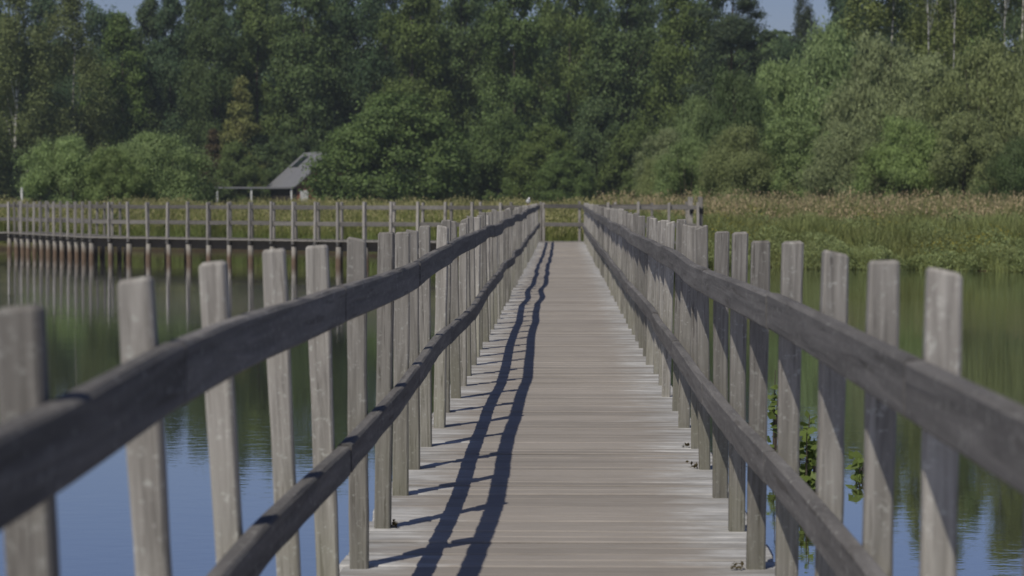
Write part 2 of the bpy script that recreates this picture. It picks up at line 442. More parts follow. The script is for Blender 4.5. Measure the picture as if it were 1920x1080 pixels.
def rails(rows, s, zt, name, h, seed, wob=1.0, xtab=None):
    r = random.Random(seed); pts = []
    for (y, xin, lean, dh) in rows:
        z = hand(y, zt) + r.gauss(0, .006) * wob * (.2 if y < 7 else 1)
        x = xin + s * math.tan(math.radians(lean)) * (z - .06) - s * 0.002
        if xtab: x += hand(y, xtab)
        pts.append(Vector((x, y, z)))
    # smooth the line a little: a board cannot follow every post
    sm = [pts[0]] + [pts[i - 1] * .22 + pts[i] * .56 + pts[i + 1] * .22 for i in range(1, len(pts) - 1)] + [pts[-1]]
    first = sm[0] + Vector((0, -2.2, 0)); sm = [first] + sm
    i = r.randrange(0, 2)
    i = 0
    while i < len(sm) - 1:
        n = 4 if i == 0 else 3
        j = min(i + n, len(sm) - 1); path = []
        for k in range(i, j):
            p0, p1, p2, p3 = sm[max(k - 1, 0)], sm[k], sm[k + 1], sm[min(k + 2, len(sm) - 1)]
            for q in range(4): path.append(cr(p0, p1, p2, p3, q / 4))
        path.append(sm[j].copy())
        path[0] = path[0] + Vector((0, .003, 0)); path[-1] = path[-1] - Vector((0, .003, 0))
        near = .25 if i < 6 else 1
        ox = r.uniform(0, .006) * wob * near; oz = r.uniform(-.006, .006) * wob * near
        path = [p + Vector((-s * ox, 0, oz)) for p in path]
        board(path, h + r.uniform(-.006, .006), .043, (-s, 0), seed * 100 + i, M_RAIL, walk, name)
        i = j
rails(LEFT, -1, ZUP_L, 'upper_rail', .110, 5, 1.2, XW_L)
rails(LEFT, -1, ZLO_L, 'lower_rail', .100, 6, 1.4, XW_L)
rails(RIGHT, 1, ZUP_R, 'upper_rail', .114, 8)
rails(RIGHT, 1, ZLO_R, 'lower_rail', .105, 9)

# moss and litter caught at the post feet
_g = np.random.default_rng(9); _r = random.Random(9); _P = []
for s, rows in ((-1, LEFT), (1, RIGHT)):
    for (y, xin, lean, dh) in rows:
        if (s < 0 and 8.9 < y < 9.3) or (s > 0 and (8 < y < 8.3 or 11 < y < 13)):
            n = _r.randrange(16, 30); c = np.array([xin - s * _r.uniform(-.01, .02), y - .04 + _r.uniform(-.01, .09), .006])
            _P.append(c + np.abs(_g.normal(size=(n, 3))) * np.array([.018, .022, .011]) * np.array([-s, 1, 1]))
_P = np.concatenate(_P)
def unit(v): return v / np.maximum(np.linalg.norm(v, axis=-1, keepdims=True), 1e-6)
def leaf_quads(C, N, T, L, W):
    """Diamond leaves: centre, normal, long axis, length, width (arrays)."""
    T = unit(T - N * np.sum(T * N, -1, keepdims=True)); B = np.cross(N, T)
    L = L[:, None]; W = W[:, None]
    V = np.stack([C - T * L * .5, C + B * W * .5 - T * L * .05, C + T * L * .5 - N * L * .08, C - B * W * .5 - T * L * .05], 1)
    n = len(C); Q = np.arange(n * 4).reshape(n, 4)
    return V.reshape(-1, 3), Q
_V, _Q = leaf_quads(_P, unit(_g.normal(size=_P.shape) * .7 + np.array([0, 0, 1.0])), _g.normal(size=_P.shape), _g.uniform(.010, .028, len(_P)), _g.uniform(.006, .016, len(_P)))
_o = link('moss', np_mesh('moss', _V, _Q, plain('moss and leaf litter', (.075, .06, .03), .95, var=.5, scale=40))); tag(_o, 'brown moss and leaf litter caught at the feet of the railing posts', 'moss', kind='stuff')

# side boardwalk: front edge polyline (nearest the camera); the back edge lies 1.5 m behind
def off_line(P, w):
    out = []
    for i, p in enumerate(P):
        a = Vector(P[max(i - 1, 0)]); b = Vector(P[min(i + 1, len(P) - 1)]); p = Vector(p)
        n1 = None
        def nrm(u, v): t = (v - u).normalized(); return Vector((t.y, -t.x))
        if i == 0: n = nrm(p, b); k = 1
        elif i == len(P) - 1: n = nrm(a, p); k = 1
        else:
            u, v = nrm(a, p), nrm(p, b); n = (u + v).normalized(); k = 1 / max(n.dot(u), .5)
        out.append(p + n * w * k)
    return out
def resample(P, step):
    P = [Vector(p) for p in P]; out = []; carry = 0.0
    for a, b in zip(P[:-1], P[1:]):
        L = (b - a).length; n = max(1, round(L / step))
        for k in range(n): out.append((a + (b - a) * k / n, (b - a).normalized()))
    out.append((P[-1], (P[-1] - P[-2]).normalized())); return out
def polyline_deck(A, B, parent, z=0.0, over=0.12, seed=1):
    r = random.Random(seed); m = MB()
    A = [Vector(p) for p in A]; B = [Vector(p) for p in B]
    for a0, a1, b0, b1 in zip(A[:-1], A[1:], B[:-1], B[1:]):
        n = max(1, int((a1 - a0).length / .15))
        for k in range(n):
            t0, t1 = k / n, (k + .955) / n
            q = [a0.lerp(a1, t0), a0.lerp(a1, t1), b0.lerp(b1, t1), b0.lerp(b1, t0)]
            u0 = (q[0] - q[3]).normalized() * over; u1 = (q[1] - q[2]).normalized() * over
            q = [q[0] + u0, q[1] + u1, q[2] - u1, q[3] - u0]; zz = z + r.uniform(-.004, .004)
            v = [(p.x, p.y, zz - .04) for p in q] + [(p.x, p.y, zz) for p in q]
            m.add(v, [(0,3,2,1),(4,5,6,7),(0,1,5,4),(1,2,6,5),(2,3,7,6),(3,0,4,7)])
    return m
SP = [post_mesh(0.083, -0.16, 1.2, 60 + k, M_FARWOOD) for k in range(4)]
def side_rail(P, parent, side, seed, z_up=1.09, z_lo=.57, skip=0, posts=True, step=1.0, inset=.045):
    """Posts on line P with two rail boards on the walkway side (side=+1: to the right of travel)."""
    r = random.Random(seed); S = resample(P, step)
    for p, t in S[skip:]:
        o = link('post', SP[r.randrange(4)], parent, (p.x, p.y, r.gauss(0, .012)))
        o.rotation_euler = (math.radians(r.uniform(-1.2, 1.2)), math.radians(r.uniform(-1.2, 1.2)), math.atan2(t.y, t.x))
    for z, nm in ((z_up, 'upper_rail'), (z_lo, 'lower_rail')):
        i = 0
        while i < len(S) - 1:
            j = min(i + 3, len(S) - 1); pts = []; sides = []
            # boards stop at corners
            for k in range(i + 1, j):
                if (S[k][1] - S[i][1]).length > .12: j = k; break
            for k in range(i, j + 1):
                t = S[i][1]; n = Vector((t.y, -t.x)) * side
                q = S[k][0] + n * inset
                pts.append((q.x, q.y, z + r.gauss(0, .006))); sides.append((n.x, n.y))
            board(pts, .12, .04, sides, seed * 50 + i, M_SIDERAIL, parent, nm); i = j

side = thing('boardwalk', 'side boardwalk on rusty brown piles crossing the pond to the left', 'boardwalk', group=None)
FRONT = [(-1.0, 69.75), (-7.0, 72.4), (-16.3, 79.9), (-21.6, 90.2), (-36, 94.5)]
BACK = off_line(FRONT, 1.45)
BACK[0] = Vector((-0.65, 71.35))
polyline_deck(FRONT, BACK, side, 0.0, .13, 4).build('deck', M_FARWOOD, side)
side_rail(FRONT, side, +1, 31, skip=1)
side_rail([tuple(p) for p in BACK], side, -1, 32)
for P, w in ((FRONT, .16), (BACK, -.16)):
    Q = off_line([tuple(p) for p in P], w); m = MB()
    for a, b in zip(Q[:-1], Q[1:]):
        t = (b - a).normalized(); n = Vector((t.y, -t.x)) * .05
        c = [a - n, b - n, b + n, a + n]
        m.add([(p.x, p.y, -.34) for p in c] + [(p.x, p.y, -.042) for p in c], [(0,3,2,1),(4,5,6,7),(0,1,5,4),(1,2,6,5),(2,3,7,6),(3,0,4,7)])
    m.build('beam', M_BEAM, side)
for P, w, rad in ((FRONT, .06, 1.0), (BACK, -.06, 1.0)):
    for k, (p, t) in enumerate(resample([tuple(q) for q in off_line([tuple(p) for p in P], w)], 1.0)):
        o = link('pile', PILES[k % 3], side, (p.x, p.y, R.uniform(-.03, .0)))
        o.rotation_euler = (math.radians(R.uniform(-2, 2)), math.radians(R.uniform(-2, 2)), R.uniform(0, 6))

# junction and short right arm
arm = thing('boardwalk', 'short boardwalk arm to the right of the far end with two tall gate posts', 'boardwalk')
m = polyline_deck([(-1.0, 69.72), (4.3, 69.72)], [(-1.0, 71.35), (4.3, 71.35)], arm, .004, .02, 9)
m.build('deck', M_FARWOOD, arm)
side_rail([(-.55, 71.3), (3.85, 71.3)], arm, +1, 41, z_up=1.13, z_lo=.57)
side_rail([(1.4, 69.7), (4.1, 69.7)], arm, -1, 43, z_up=1.10, z_lo=.56, skip=0)
M_BLACK = plain('black iron', (0.012, 0.012, 0.013), 0.5)
for x, y in ((3.95, 71.3), (4.17, 69.9)):
    g = link('gate_post', post_mesh(.15, -.3, 1.36, int(x * 100), M_FARWOOD), arm, (x, y, 0))
    m = MB(); m.box(-.10, .10, -.10, .10, .0, .09); m.box(-.03, .09, -.115, -.075, .85, 1.02); m.box(-.015, .025, -.16, -.11, .89, .97)
    m.build('latch', M_BLACK, g)

# ------------------------------------------------------------------ vegetation meshes
def crown_mesh(name, seed, H, Rr, base, nclump, nleaf, ll, lw, shape='round', mat=None, squash=.75, crad=.26, droop=0.0, up=0.0, lobes=.22):
    g = np.random.default_rng(seed)
    u = g.beta(1.25, 1.1, nclump)
    if shape == 'round': prof = np.sqrt(np.clip(1 - (2 * (u ** .85) - 1) ** 2, 0.02, 1)) * (1.0 - .15 * u)
    elif shape == 'tall': prof = np.clip(np.minimum(1, u * 3 + .45) * (1 - u ** 2.4), .1, 1)
    elif shape == 'cone': prof = np.clip(1.05 - u, .05, 1)
    elif shape == 'pine': prof = np.clip(np.sin(np.pi * np.clip(u * .85 + .12, 0, 1)), .2, 1)
    else: prof = np.sqrt(np.clip(1 - u ** 2.2, .03, 1))          # dome, foliage to the ground
    th = g.uniform(0, 2 * np.pi, nclump); ph = g.uniform(0, 6.28, 4)
    lob = 1 + lobes * np.sin(3 * th + ph[0] + 3 * u) + lobes * .6 * np.sin(5 * th + ph[1] - 5 * u)
    rad = Rr * prof * lob * (g.uniform(.12, 1, nclump) ** .5)
    cz = base + (H - base) * u
    C = np.stack([rad * np.cos(th), rad * np.sin(th), cz], 1)
    rc = Rr * crad * g.uniform(.6, 1.35, nclump) * (.55 + .45 * prof)
    k = g.integers(0, nclump, nleaf)
    w = rc ** 1.7; k = g.choice(nclump, nleaf, p=w / w.sum())
    D = unit(g.normal(size=(nleaf, 3)))
    rr = rc[k] * (g.uniform(0, 1, nleaf) ** .42) * (1 + .35 * g.normal(size=nleaf).clip(-1, 2.2))
    P = C[k] + D * rr[:, None] * np.array([1, 1, squash])
    if droop: P[:, 2] -= droop * g.uniform(0, 1, nleaf) ** 2 * rc[k] * 1.6
    P[:, 2] = np.maximum(P[:, 2], .05)
    outw = unit(np.stack([C[k, 0], C[k, 1], 0 * rr], 1))
    N = unit(D * .7 + outw * .25 + np.array([0, 0, .35]) + g.normal(size=(nleaf, 3)) * .55)
    T = g.normal(size=(nleaf, 3)) + np.array([0, 0, -1.6 * droop + 1.6 * up]) + outw * .5
    s = g.uniform(.6, 1.35, nleaf)
    V, Q = leaf_quads(P, N, T, ll * s, lw * s)
    return np_mesh('crown', V, Q, mat), C
def trunk_mesh(seed, H, r0, clumps, mat, nlimb=14, top=.9, stems=1, spread=0.0):
    r = random.Random(seed); m = MB()
    for s in range(stems):
        bx, by = (r.uniform(-1, 1) * spread, r.uniform(-1, 1) * spread) if stems > 1 else (0, 0)
        ex, ey = bx * 2.5 + r.uniform(-.03, .03) * H, by * 2.5 + r.uniform(-.03, .03) * H
        n = 7; pts = []; rad = []
        for i in range(n):
            t = i / (n - 1)
            pts.append((bx + (ex - bx) * t + r.uniform(-.006, .006) * H * (t > 0), by + (ey - by) * t + r.uniform(-.006, .006) * H * (t > 0), -.3 + (H * top + .3) * t))
            rad.append(r0 * (1.25 if i == 0 else 1) * (1 - .86 * t))
        m.tube(pts, rad, 8)
        if s == 0: axis = pts
    for c in r.sample(list(map(tuple, clumps)), min(nlimb, len(clumps))):
        z0 = max(.1 * H, c[2] - (.12 + .1 * r.random()) * H); t = min(z0 / (H * top), .95)
        i = min(int(t * 6), 5); f = t * 6 - i
        p = Vector(axis[i]).lerp(Vector(axis[i + 1]), f); q = Vector(c)
        mid = p.lerp(q, .5) + Vector((0, 0, .03 * H * r.uniform(-.3, .6)))
        m.tube([p, mid, q], [r0 * .34 * (1 - .7 * t) + .01, r0 * .2 * (1 - .7 * t) + .008, .006], 5)
    return m.mesh('trunk', mat, True)

KINDS = {}
def make_kind(key, name, cat, H, Rr, base, nclump, nleaf, ll, lw, shape, leaf, bark, r0, seed, trunk_kw={}, **kw):
    c, C = crown_mesh(key, seed, H, Rr, base, nclump, nleaf, ll, lw, shape, leaf, **kw)
    t = trunk_mesh(seed, H, r0, C, bark, **trunk_kw)
    co = np.empty(len(c.vertices) * 3, np.float32); c.vertices.foreach_get('co', co); co = co.reshape(-1, 3)
    Hm = np.percentile(co[:, 2], 99.7); Rm = np.percentile(np.abs(co[:, 0]), 98)
    KINDS[key] = (name, cat, Hm, Rm, t, c)
make_kind('oak1', 'broadleaf_tree', 'tree', 20, 5.2, 1.0, 95, 40000, .30, .19, 'tall', M_LEAF, M_BARK, .28, 101)
make_kind('oak2', 'broadleaf_tree', 'tree', 20, 5.0, 1.0, 80, 38000, .32, .2, 'tall', M_LEAF, M_BARK, .30, 102, crad=.31)
make_kind('oak3', 'broadleaf_tree', 'tree', 18, 6.0, 0.8, 105, 42000, .28, .18, 'round', M_LEAF, M_BARK, .28, 103)
make_kind('birch1', 'birch_tree', 'tree', 22, 4.0, 2.2, 90, 36000, .22, .12, 'tall', M_LEAF, M_BIRCH, .17, 104, droop=1.0, crad=.30, squash=1.1)
make_kind('birch2', 'birch_tree', 'tree', 22, 3.6, 2.0, 75, 32000, .22, .12, 'tall', M_LEAF, M_BIRCH, .16, 105, droop=1.0, crad=.32, squash=1.15)
make_kind('birch3', 'birch_tree', 'tree', 22, 2.6, 15.8, 40, 12000, .22, .12, 'round', M_LEAF, M_BIRCH, .12, 115, droop=.6, crad=.34, trunk_kw=dict(nlimb=8))
make_kind('pine1', 'pine_tree', 'tree', 22, 4.6, 5.5, 55, 32000, .34, .09, 'pine', M_LEAF, M_PINEBARK, .26, 106, squash=.5, crad=.30)
make_kind('mid1', 'broadleaf_tree', 'tree', 9, 5.5, .2, 110, 42000, .26, .17, 'dome', M_LEAF, M_BARK, .2, 107, crad=.22)
make_kind('mid2', 'broadleaf_tree', 'tree', 9, 4.6, .2, 90, 36000, .26, .17, 'round', M_LEAF, M_BARK, .2, 108, crad=.24)
make_kind('cone1', 'cypress_tree', 'tree', 10, 2.4, .2, 85, 26000, .24, .10, 'cone', M_BROWN, M_BARK, .17, 109, up=.7, crad=.3)
make_kind('will1', 'willow_shrub', 'shrub', 4.5, 3.2, .05, 120, 46000, .17, .05, 'dome', M_FINE, M_BARK, .07, 110, up=1.2, crad=.23, trunk_kw=dict(stems=5, spread=.4), lobes=.12)
make_kind('will2', 'willow_shrub', 'shrub', 4.5, 3.0, .05, 95, 44000, .17, .05, 'dome', M_FINE, M_BARK, .07, 111, up=1.2, crad=.27, trunk_kw=dict(stems=5, spread=.4), lobes=.18)
make_kind('will3', 'willow_shrub', 'shrub', 4.5, 2.9, .05, 130, 46000, .15, .055, 'round', M_FINE, M_BARK, .07, 112, up=.8, crad=.21, trunk_kw=dict(stems=4, spread=.35), lobes=.25)

VR = random.Random(5)
def plant(key, x, top, d, wpx, col, label, group=None, cat=None):
    """Stand a tree where the photo column x (px) at distance d puts it, its top at photo row top, wpx wide."""
    name, c0, H, Rr, tm, cm = KINDS[key]
    X = px(x, d); gz = float(ground_z(X, d)); h = pz(top, d) - gz
    root = thing(name, label, cat or c0, (X, d, gz), group)
    s = wpx * d / F / 2 / Rr
    root.scale = (s, s, h / H); root.rotation_euler = (0, 0, VR.uniform(0, 6.28))
    t = link('trunk', tm, root); c = link('crown', cm, root)
    k = VR.uniform(.9, 1.1)
    c.color = (col[0] * k, col[1] * k, col[2] * VR.uniform(.9, 1.1) * k, 1)
    return root
DARK = (0.118, 0.172, 0.064); BLUE = (0.094, 0.155, 0.074); OLIVE = (0.167, 0.226, 0.065); MIDG = (0.151, 0.220, 0.066)
BIRCH = (0.210, 0.249, 0.088); PINE = (0.075, 0.110, 0.057); WILL = (0.280, 0.372, 0.141); WILLG = (0.299, 0.345, 0.155); YEL = (0.222, 0.237, 0.073); FRESH = (.135, .195, .078)

FG = 'tall trees along the forest edge'
plant('birch1', -90, -30, 215, 170, BIRCH, 'tall olive birch just past the left picture edge', FG)
plant('birch2', 25, -40, 212, 150, BIRCH, 'tall olive drooping birch at the far left edge of the forest', FG)
plant('birch1', 130, -25, 216, 150, BIRCH, 'tall olive birch rising behind the left willow shrub', FG)
plant('oak2', 225, 30, 224, 130, MIDG, 'green tree under the small sky gap, behind the left pair of willow shrubs', FG)
plant('oak1', 318, -14, 228, 140, BLUE, 'bluish green leafy tree behind the right one of the left willow shrubs', FG)
plant('oak3', 405, -20, 222, 140, DARK, 'dark broad tree left of the cottage, behind the yellowish cypress', FG)
plant('oak1', 480, -35, 226, 150, OLIVE, 'olive green tall tree straight above the cottage porch', FG)
plant('oak2', 575, -45, 222, 160, DARK, 'dark tall tree straight above the cottage roof', FG)
plant('oak3', 670, -60, 226, 170, BLUE, 'bluish dark tall tree behind the round leafy tree right of the cottage', FG)
plant('oak1', 775, -50, 220, 170, OLIVE, 'olive tall tree behind the right edge of the round leafy tree', FG)
plant('oak2', 870, -70, 226, 160, DARK, 'dark tall tree left of the boardwalk end in the forest edge', FG)
plant('oak1', 965, -60, 218, 170, MIDG, 'mid green tall tree directly above the far end of the boardwalk', FG)
plant('oak3', 1065, -60, 226, 160, OLIVE, 'olive tall tree just right above the boardwalk end, left of the dark gap', FG)
plant('oak2', 1180, -60, 222, 170, DARK, 'dark tall tree right of the dark gap above the right handrail', FG)
plant('oak1', 1275, -55, 216, 160, OLIVE, 'brownish olive tall tree between the dark gap and the pine', FG)
plant('pine1', 1370, -40, 205, 190, PINE, 'dark pine with layered boughs left of the sky gap', FG)
plant('oak3', 1470, 75, 228, 110, BLUE, 'lower bluish tree filling the bottom of the right sky gap', FG)
plant('birch2', 1505, -60, 232, 70, (.06, .08, .045), 'thin see-through tree standing in the right sky gap', FG)
plant('oak1', 1572, -60, 205, 110, BLUE, 'dark bluish tree right of the sky gap behind the willow thicket', FG)
plant('birch1', 1665, -120, 168, 200, BIRCH, 'large hanging birch rising above the middle of the right willow thicket', 'birches behind the willow thicket')
plant('birch2', 1755, -150, 176, 130, BIRCH, 'birch crown just behind the two thin white stems', 'birches behind the willow thicket')
plant('oak2', 1815, -140, 188, 180, MIDG, 'green tree between the white birch stems at upper right', 'birches behind the willow thicket')
plant('birch1', 1905, -200, 172, 170, BIRCH, 'broad birch crown behind the bare stem at the right edge', 'birches behind the willow thicket')
plant('birch2', 2010, -170, 170, 170, BIRCH, 'birch just past the right picture edge', 'birches behind the willow thicket')
VR.seed(12)
for x, kd in ((-160, 'oak1'), (-40, 'oak3'), (80, 'oak2'), (180, 'oak3'), (280, 'oak1'), (370, 'oak2'), (445, 'oak1'), (530, 'oak3'), (625, 'oak2'), (725, 'oak1'), (825, 'oak3'), (920, 'oak1'),
              (1015, 'oak2'), (1122, 'oak1'), (1225, 'oak3'), (1325, 'oak2'), (1620, 'oak3'), (1710, 'oak1'), (1800, 'oak2'), (1890, 'oak3'), (1990, 'oak1'), (2080, 'oak2')):
    top = {180: 12, 280: 0, 80: -30, 370: -30}.get(x, -75)
    plant(kd, x, top, 250 + VR.uniform(-4, 8), 150, VR.choice((DARK, BLUE, DARK, OLIVE)), 'dark tree deep in the forest behind the front rank of trees', 'trees deep in the forest')

for i, (x, kd) in enumerate(((-200, 'oak1'), (-300, 'birch1'), (-410, 'oak3'), (-520, 'oak2'), (-640, 'oak1'), (2120, 'oak3'), (2230, 'oak1'), (2350, 'oak2'), (2470, 'oak3'), (2590, 'oak1'))):
    plant(kd, x, -20 + 30 * math.sin(i * 2.3), 226 + 10 * math.sin(i * 1.7), 180, (DARK, OLIVE, MIDG)[i % 3], 'forest tree standing outside the picture to one side', 'forest trees outside the picture')

# lower trees and shrubs in front of the forest
LG = 'lower trees and bushes before the forest'
plant('will1', 125, 258, 128, 185, WILL, 'rounded pale green willow shrub, left one of the pair behind the side boardwalk', LG)
plant('will2', 288, 250, 131, 215, WILL, 'rounded pale green willow shrub, right one of the pair behind the side boardwalk', LG)
plant('will3', 212, 278, 127, 120, WILL, 'small willow between the two rounded willow shrubs', LG)
plant('cone1', 398, 245, 206, 64, (.11, .085, .045), 'brownish conifer just right of the rounded willow shrubs', LG)
plant('cone1', 452, 150, 212, 90, YEL, 'tall yellowish conifer left of the cottage', LG)
plant('mid2', 440, 268, 206, 90, OLIVE, 'olive bush at the foot of the yellowish conifer, left of the cottage', LG)
plant('mid1', 742, 180, 186, 286, MIDG, 'big rounded green tree right of the cottage', LG)
plant('mid2', 650, 240, 188, 110, MIDG, 'green bush hiding the right side of the cottage', LG)
plant('mid2', 845, 275, 196, 110, DARK, 'dark bush at the right foot of the big rounded tree', LG)
plant('mid1', 935, 215, 198, 150, MIDG, 'bushy green tree above the left handrail end', LG)
plant('mid2', 1020, 240, 194, 120, OLIVE, 'olive bush straight beyond the end of the boardwalk', LG)
plant('mid1', 1055, 285, 190, 120, MIDG, 'low green bush just right of the boardwalk end', LG)
plant('mid2', 1120, 190, 196, 120, FRESH, 'fresh green young tree above the right handrail end', LG)
plant('mid2', 1185, 235, 192, 110, OLIVE, 'brownish olive bush left of the willow thicket', LG)
for x, top, d, w, lb in ((205, 402, 99, 80, 'low dark bush behind the side boardwalk rails under the left willow shrub'), (300, 394, 100, 110, 'low dark bush behind the side boardwalk rails under the right willow shrub'), (385, 404, 98.5, 70, 'low dark bush behind the side boardwalk rails left of the cottage porch')):
    plant('mid1', x, top, d, w, DARK, lb, LG, 'shrub')
for x in (-60, 40, 330, 500, 560, 780, 880, 1150, 1240): plant('mid1', x, 255 + VR.uniform(-20, 30), 214, 150, DARK, 'dark undergrowth bush between the forest trunks', 'undergrowth bushes at the forest foot')

for x, lb in ((1737, 'left of the two thin white birch stems above the willow thicket'), (1777, 'right of the two thin white birch stems above the willow thicket'), (1881, 'bare white birch stem nearest the right picture edge')):
    plant('birch3', x, -200 + VR.uniform(-20, 20), 158, 70, BIRCH, lb, 'birches behind the willow thicket')
WG = 'willow thicket on the right bank'
for kd, x, top, d, w, c, lb in (
    ('will3', 1245, 245, 138, 120, WILLG, 'grey green willow at the left end of the right thicket'),
    ('will2', 1305, 185, 142, 130, WILL, 'willow second from the left end of the right thicket'),
    ('will1', 1370, 135, 140, 170, FRESH, 'bright green willow right of the dark pine'),
    ('will3', 1450, 120, 146, 170, WILL, 'tall pale willow below the right sky gap'),
    ('will2', 1545, 55, 148, 230, WILL, 'tallest pale willow, just right of the sky gap'),
    ('will1', 1640, 75, 142, 220, WILLG, 'olive willow below the hanging birch'),
    ('will3', 1740, 110, 138, 210, WILLG, 'wide grey willow below the two white birch stems'),
    ('will2', 1845, 85, 134, 220, WILLG, 'broad greyish willow at the upper right edge'),
    ('will1', 1950, 75, 130, 220, WILLG, 'greyish willow cut by the right picture edge'),
    ('will2', 2050, 90, 132, 220, WILLG, 'greyish willow just past the right picture edge'),
    ('will1', 1225, 300, 130, 90, WILLG, 'low grey bush at the left foot of the thicket'),
    ('will2', 1290, 265, 128, 130, WILL, 'low willow bush left in the front row of the thicket'),
    ('will1', 1385, 240, 126, 170, WILLG, 'willow bush in the front row under the bright green willow'),
    ('will3', 1490, 225, 128, 180, WILL, 'willow bush in the front row below the sky gap'),
    ('will2', 1590, 235, 124, 170, WILLG, 'willow bush in the front row, middle of the thicket'),
    ('will1', 1690, 225, 122, 190, WILL, 'green willow bush in the front row left of the dark hollow'),
    ('will3', 1800, 215, 120, 170, WILLG, 'greyish willow bush in the front row beside the dark hollow'),
    ('will2', 1905, 265, 116, 130, FRESH, 'low fresh green bush at the right edge above the reeds')):
    plant(kd, x, top, d, w, c, lb, WG)

def mass(name, label, cat, N, xr, yr, hr, ll, lw, col, seed, mat):
    g = np.random.default_rng(seed)
    P = np.stack([g.uniform(*xr, N), g.uniform(*yr, N), g.uniform(0, 1, N) ** .8], 1)
    hh = hr[0] + (hr[1] - hr[0]) * (.5 + .25 * np.sin(P[:, 0] * .35) + .25 * np.sin(P[:, 0] * .9 + P[:, 1] * .2))
    P[:, 2] = ground_z(P[:, 0], P[:, 1]) + P[:, 2] * hh
    Nn = unit(g.normal(size=(N, 3)) + np.array([0, -.4, .4])); T = g.normal(size=(N, 3))
    s = g.uniform(.6, 1.3, N); V, Q = leaf_quads(P, Nn, T, ll * s, lw * s)
    o = link(name, np_mesh(name, V, Q, mat)); o.color = (*col, 1)
    return tag(o, label, cat, kind='stuff')
mass('undergrowth', 'dark leafy undergrowth filling the depth of the forest', 'undergrowth', 110000, (-78, 66), (262, 280), (15, 21), 1.0, .65, DARK, 77, M_LEAF)

# ------------------------------------------------------------------ bank grasses and reeds (uncountable: stuff)
def blades(N, sample, h, w, lean, seed, plume=0.0, plume_len=.22):
    g = np.random.default_rng(seed); x, y = sample(g, N)
    z = ground_z(x, y); z = np.maximum(z, WATER_Z - .05)
    hh = h(x, y) * g.uniform(.6, 1.12, N)
    a = g.uniform(0, 2 * np.pi, N); D = np.stack([np.cos(a), np.sin(a)], 1)
    B = np.stack([-D[:, 1], D[:, 0]], 1); B = np.where(np.abs(B[:, :1]) < .3, np.sign(B[:, :1] + 1e-3) * .6 + B, B)
    ln = hh * lean * g.uniform(.2, 1.3, N); ww = w * g.uniform(.6, 1.4, N)
    def at(t, k):
        p = np.stack([x, y, z + hh * t * (1 - .12 * t * lean)], 1); p[:, :2] += D * (ln * t * t)[:, None]; 
        l = p.copy(); r = p.copy(); l[:, :2] -= B * (ww * k)[:, None]; r[:, :2] += B * (ww * k)[:, None]; return l, r
    L0, R0 = at(0, .5); L1, R1 = at(.55, .45); L2, R2 = at(1.0, .08)
    V = np.stack([L0, R0, L1, R1, L2, R2], 1).reshape(-1, 3)
    b = np.arange(N)[:, None] * 6
    Q = np.concatenate([b + np.array([[0, 1, 3, 2]]), b + np.array([[2, 3, 5, 4]])], 0); mi = np.zeros(len(Q), int)
    if plume > 0:
        k = g.random(N) < plume; n = k.sum(); tip = (L2[k] + R2[k]) / 2
        reps = 4; P = np.repeat(tip, reps, 0); P += g.normal(size=P.shape) * np.array([.035, .035, .09])
        Nn = unit(g.normal(size=P.shape) + np.array([0, -.8, 0])); T = np.tile([0, 0, 1.0], (len(P), 1)) + g.normal(size=P.shape) * .3
        s = g.uniform(.6, 1.3, len(P)); PV, PQ = leaf_quads(P, Nn, T, plume_len * s, .033 * s)
        Q = np.concatenate([Q, PQ + len(V)], 0); mi = np.concatenate([mi, np.ones(len(PQ), int)]); V = np.concatenate([V, PV], 0)
    return V, Q, mi
def stuff(name, label, cat, data, mats, col):
    V, Q, mi = data; o = link(name, np_mesh(name, V, Q, mats, mi)); o.color = (*col, 1)
    return tag(o, label, cat, kind='stuff')
def inland(x0, x1, s0, s1, pw=1.0):
    def f(g, N):
        x = g.uniform(x0, x1, N); return x, bank_y(x) + s0 + (s1 - s0) * g.uniform(0, 1, N) ** pw
    return f
def wavy(h): return lambda x, y: h * (.86 + .22 * np.sin(x * .55 + y * .9) + .16 * np.sin(x * 1.9 - y * .7 + 1) + .12 * np.sin(x * 4.3 + y * 2.2))
def flat(h): return lambda x, y: np.full_like(x, h) * (1 + .18 * np.sin(x * .8 + y * .21) + .12 * np.sin(x * 2.1))
# plume colour has its own material whose colour does not depend on the object
def plume_mat(name, a, b):
    t = NT(name); t.bsdf(t.mix(t.island(), a, b), .8, None, .1); return t.m
M_PINK = plume_mat('pinkish plumes', (.30, .235, .13), (.50, .40, .25))
M_PALE = plume_mat('straw plumes', (.24, .22, .10), (.38, .35, .17))
stuff('reeds', 'tall reed grass with pinkish brown plumes along the right bank', 'reeds',
      blades(125000, inland(1.5, 42, 7, 40, 1.6), wavy(1.0), .020, .22, 201, .20, .10), [M_GRASS, M_PINK], (.285, .30, .12))
stuff('bank_herbs', 'rank green grass and herbs at the right water edge', 'grass',
      blades(150000, inland(1.0, 34, -.3, 12, 1.3), wavy(.74), .020, .45, 202), [M_GRASS], (.29, .325, .115))
def herb_leaves(N, sample, h, ll, lw, seed):
    g = np.random.default_rng(seed); x, y = sample(g, N)
    z = np.maximum(ground_z(x, y), WATER_Z); hh = h * (1 + .3 * np.sin(x * 1.7 + y) + .2 * np.sin(x * 4.1))
    P = np.stack([x, y, z + hh * g.uniform(.05, 1, N)], 1)
    Nn = unit(g.normal(size=(N, 3)) * .7 + np.array([-.1, -.4, .6])); T = g.normal(size=(N, 3)) + np.array([0, 0, .6]); s = g.uniform(.5, 1.4, N)
    V, Q = leaf_quads(P, Nn, T, ll * s, lw * s); return V, Q, np.zeros(len(Q), int)
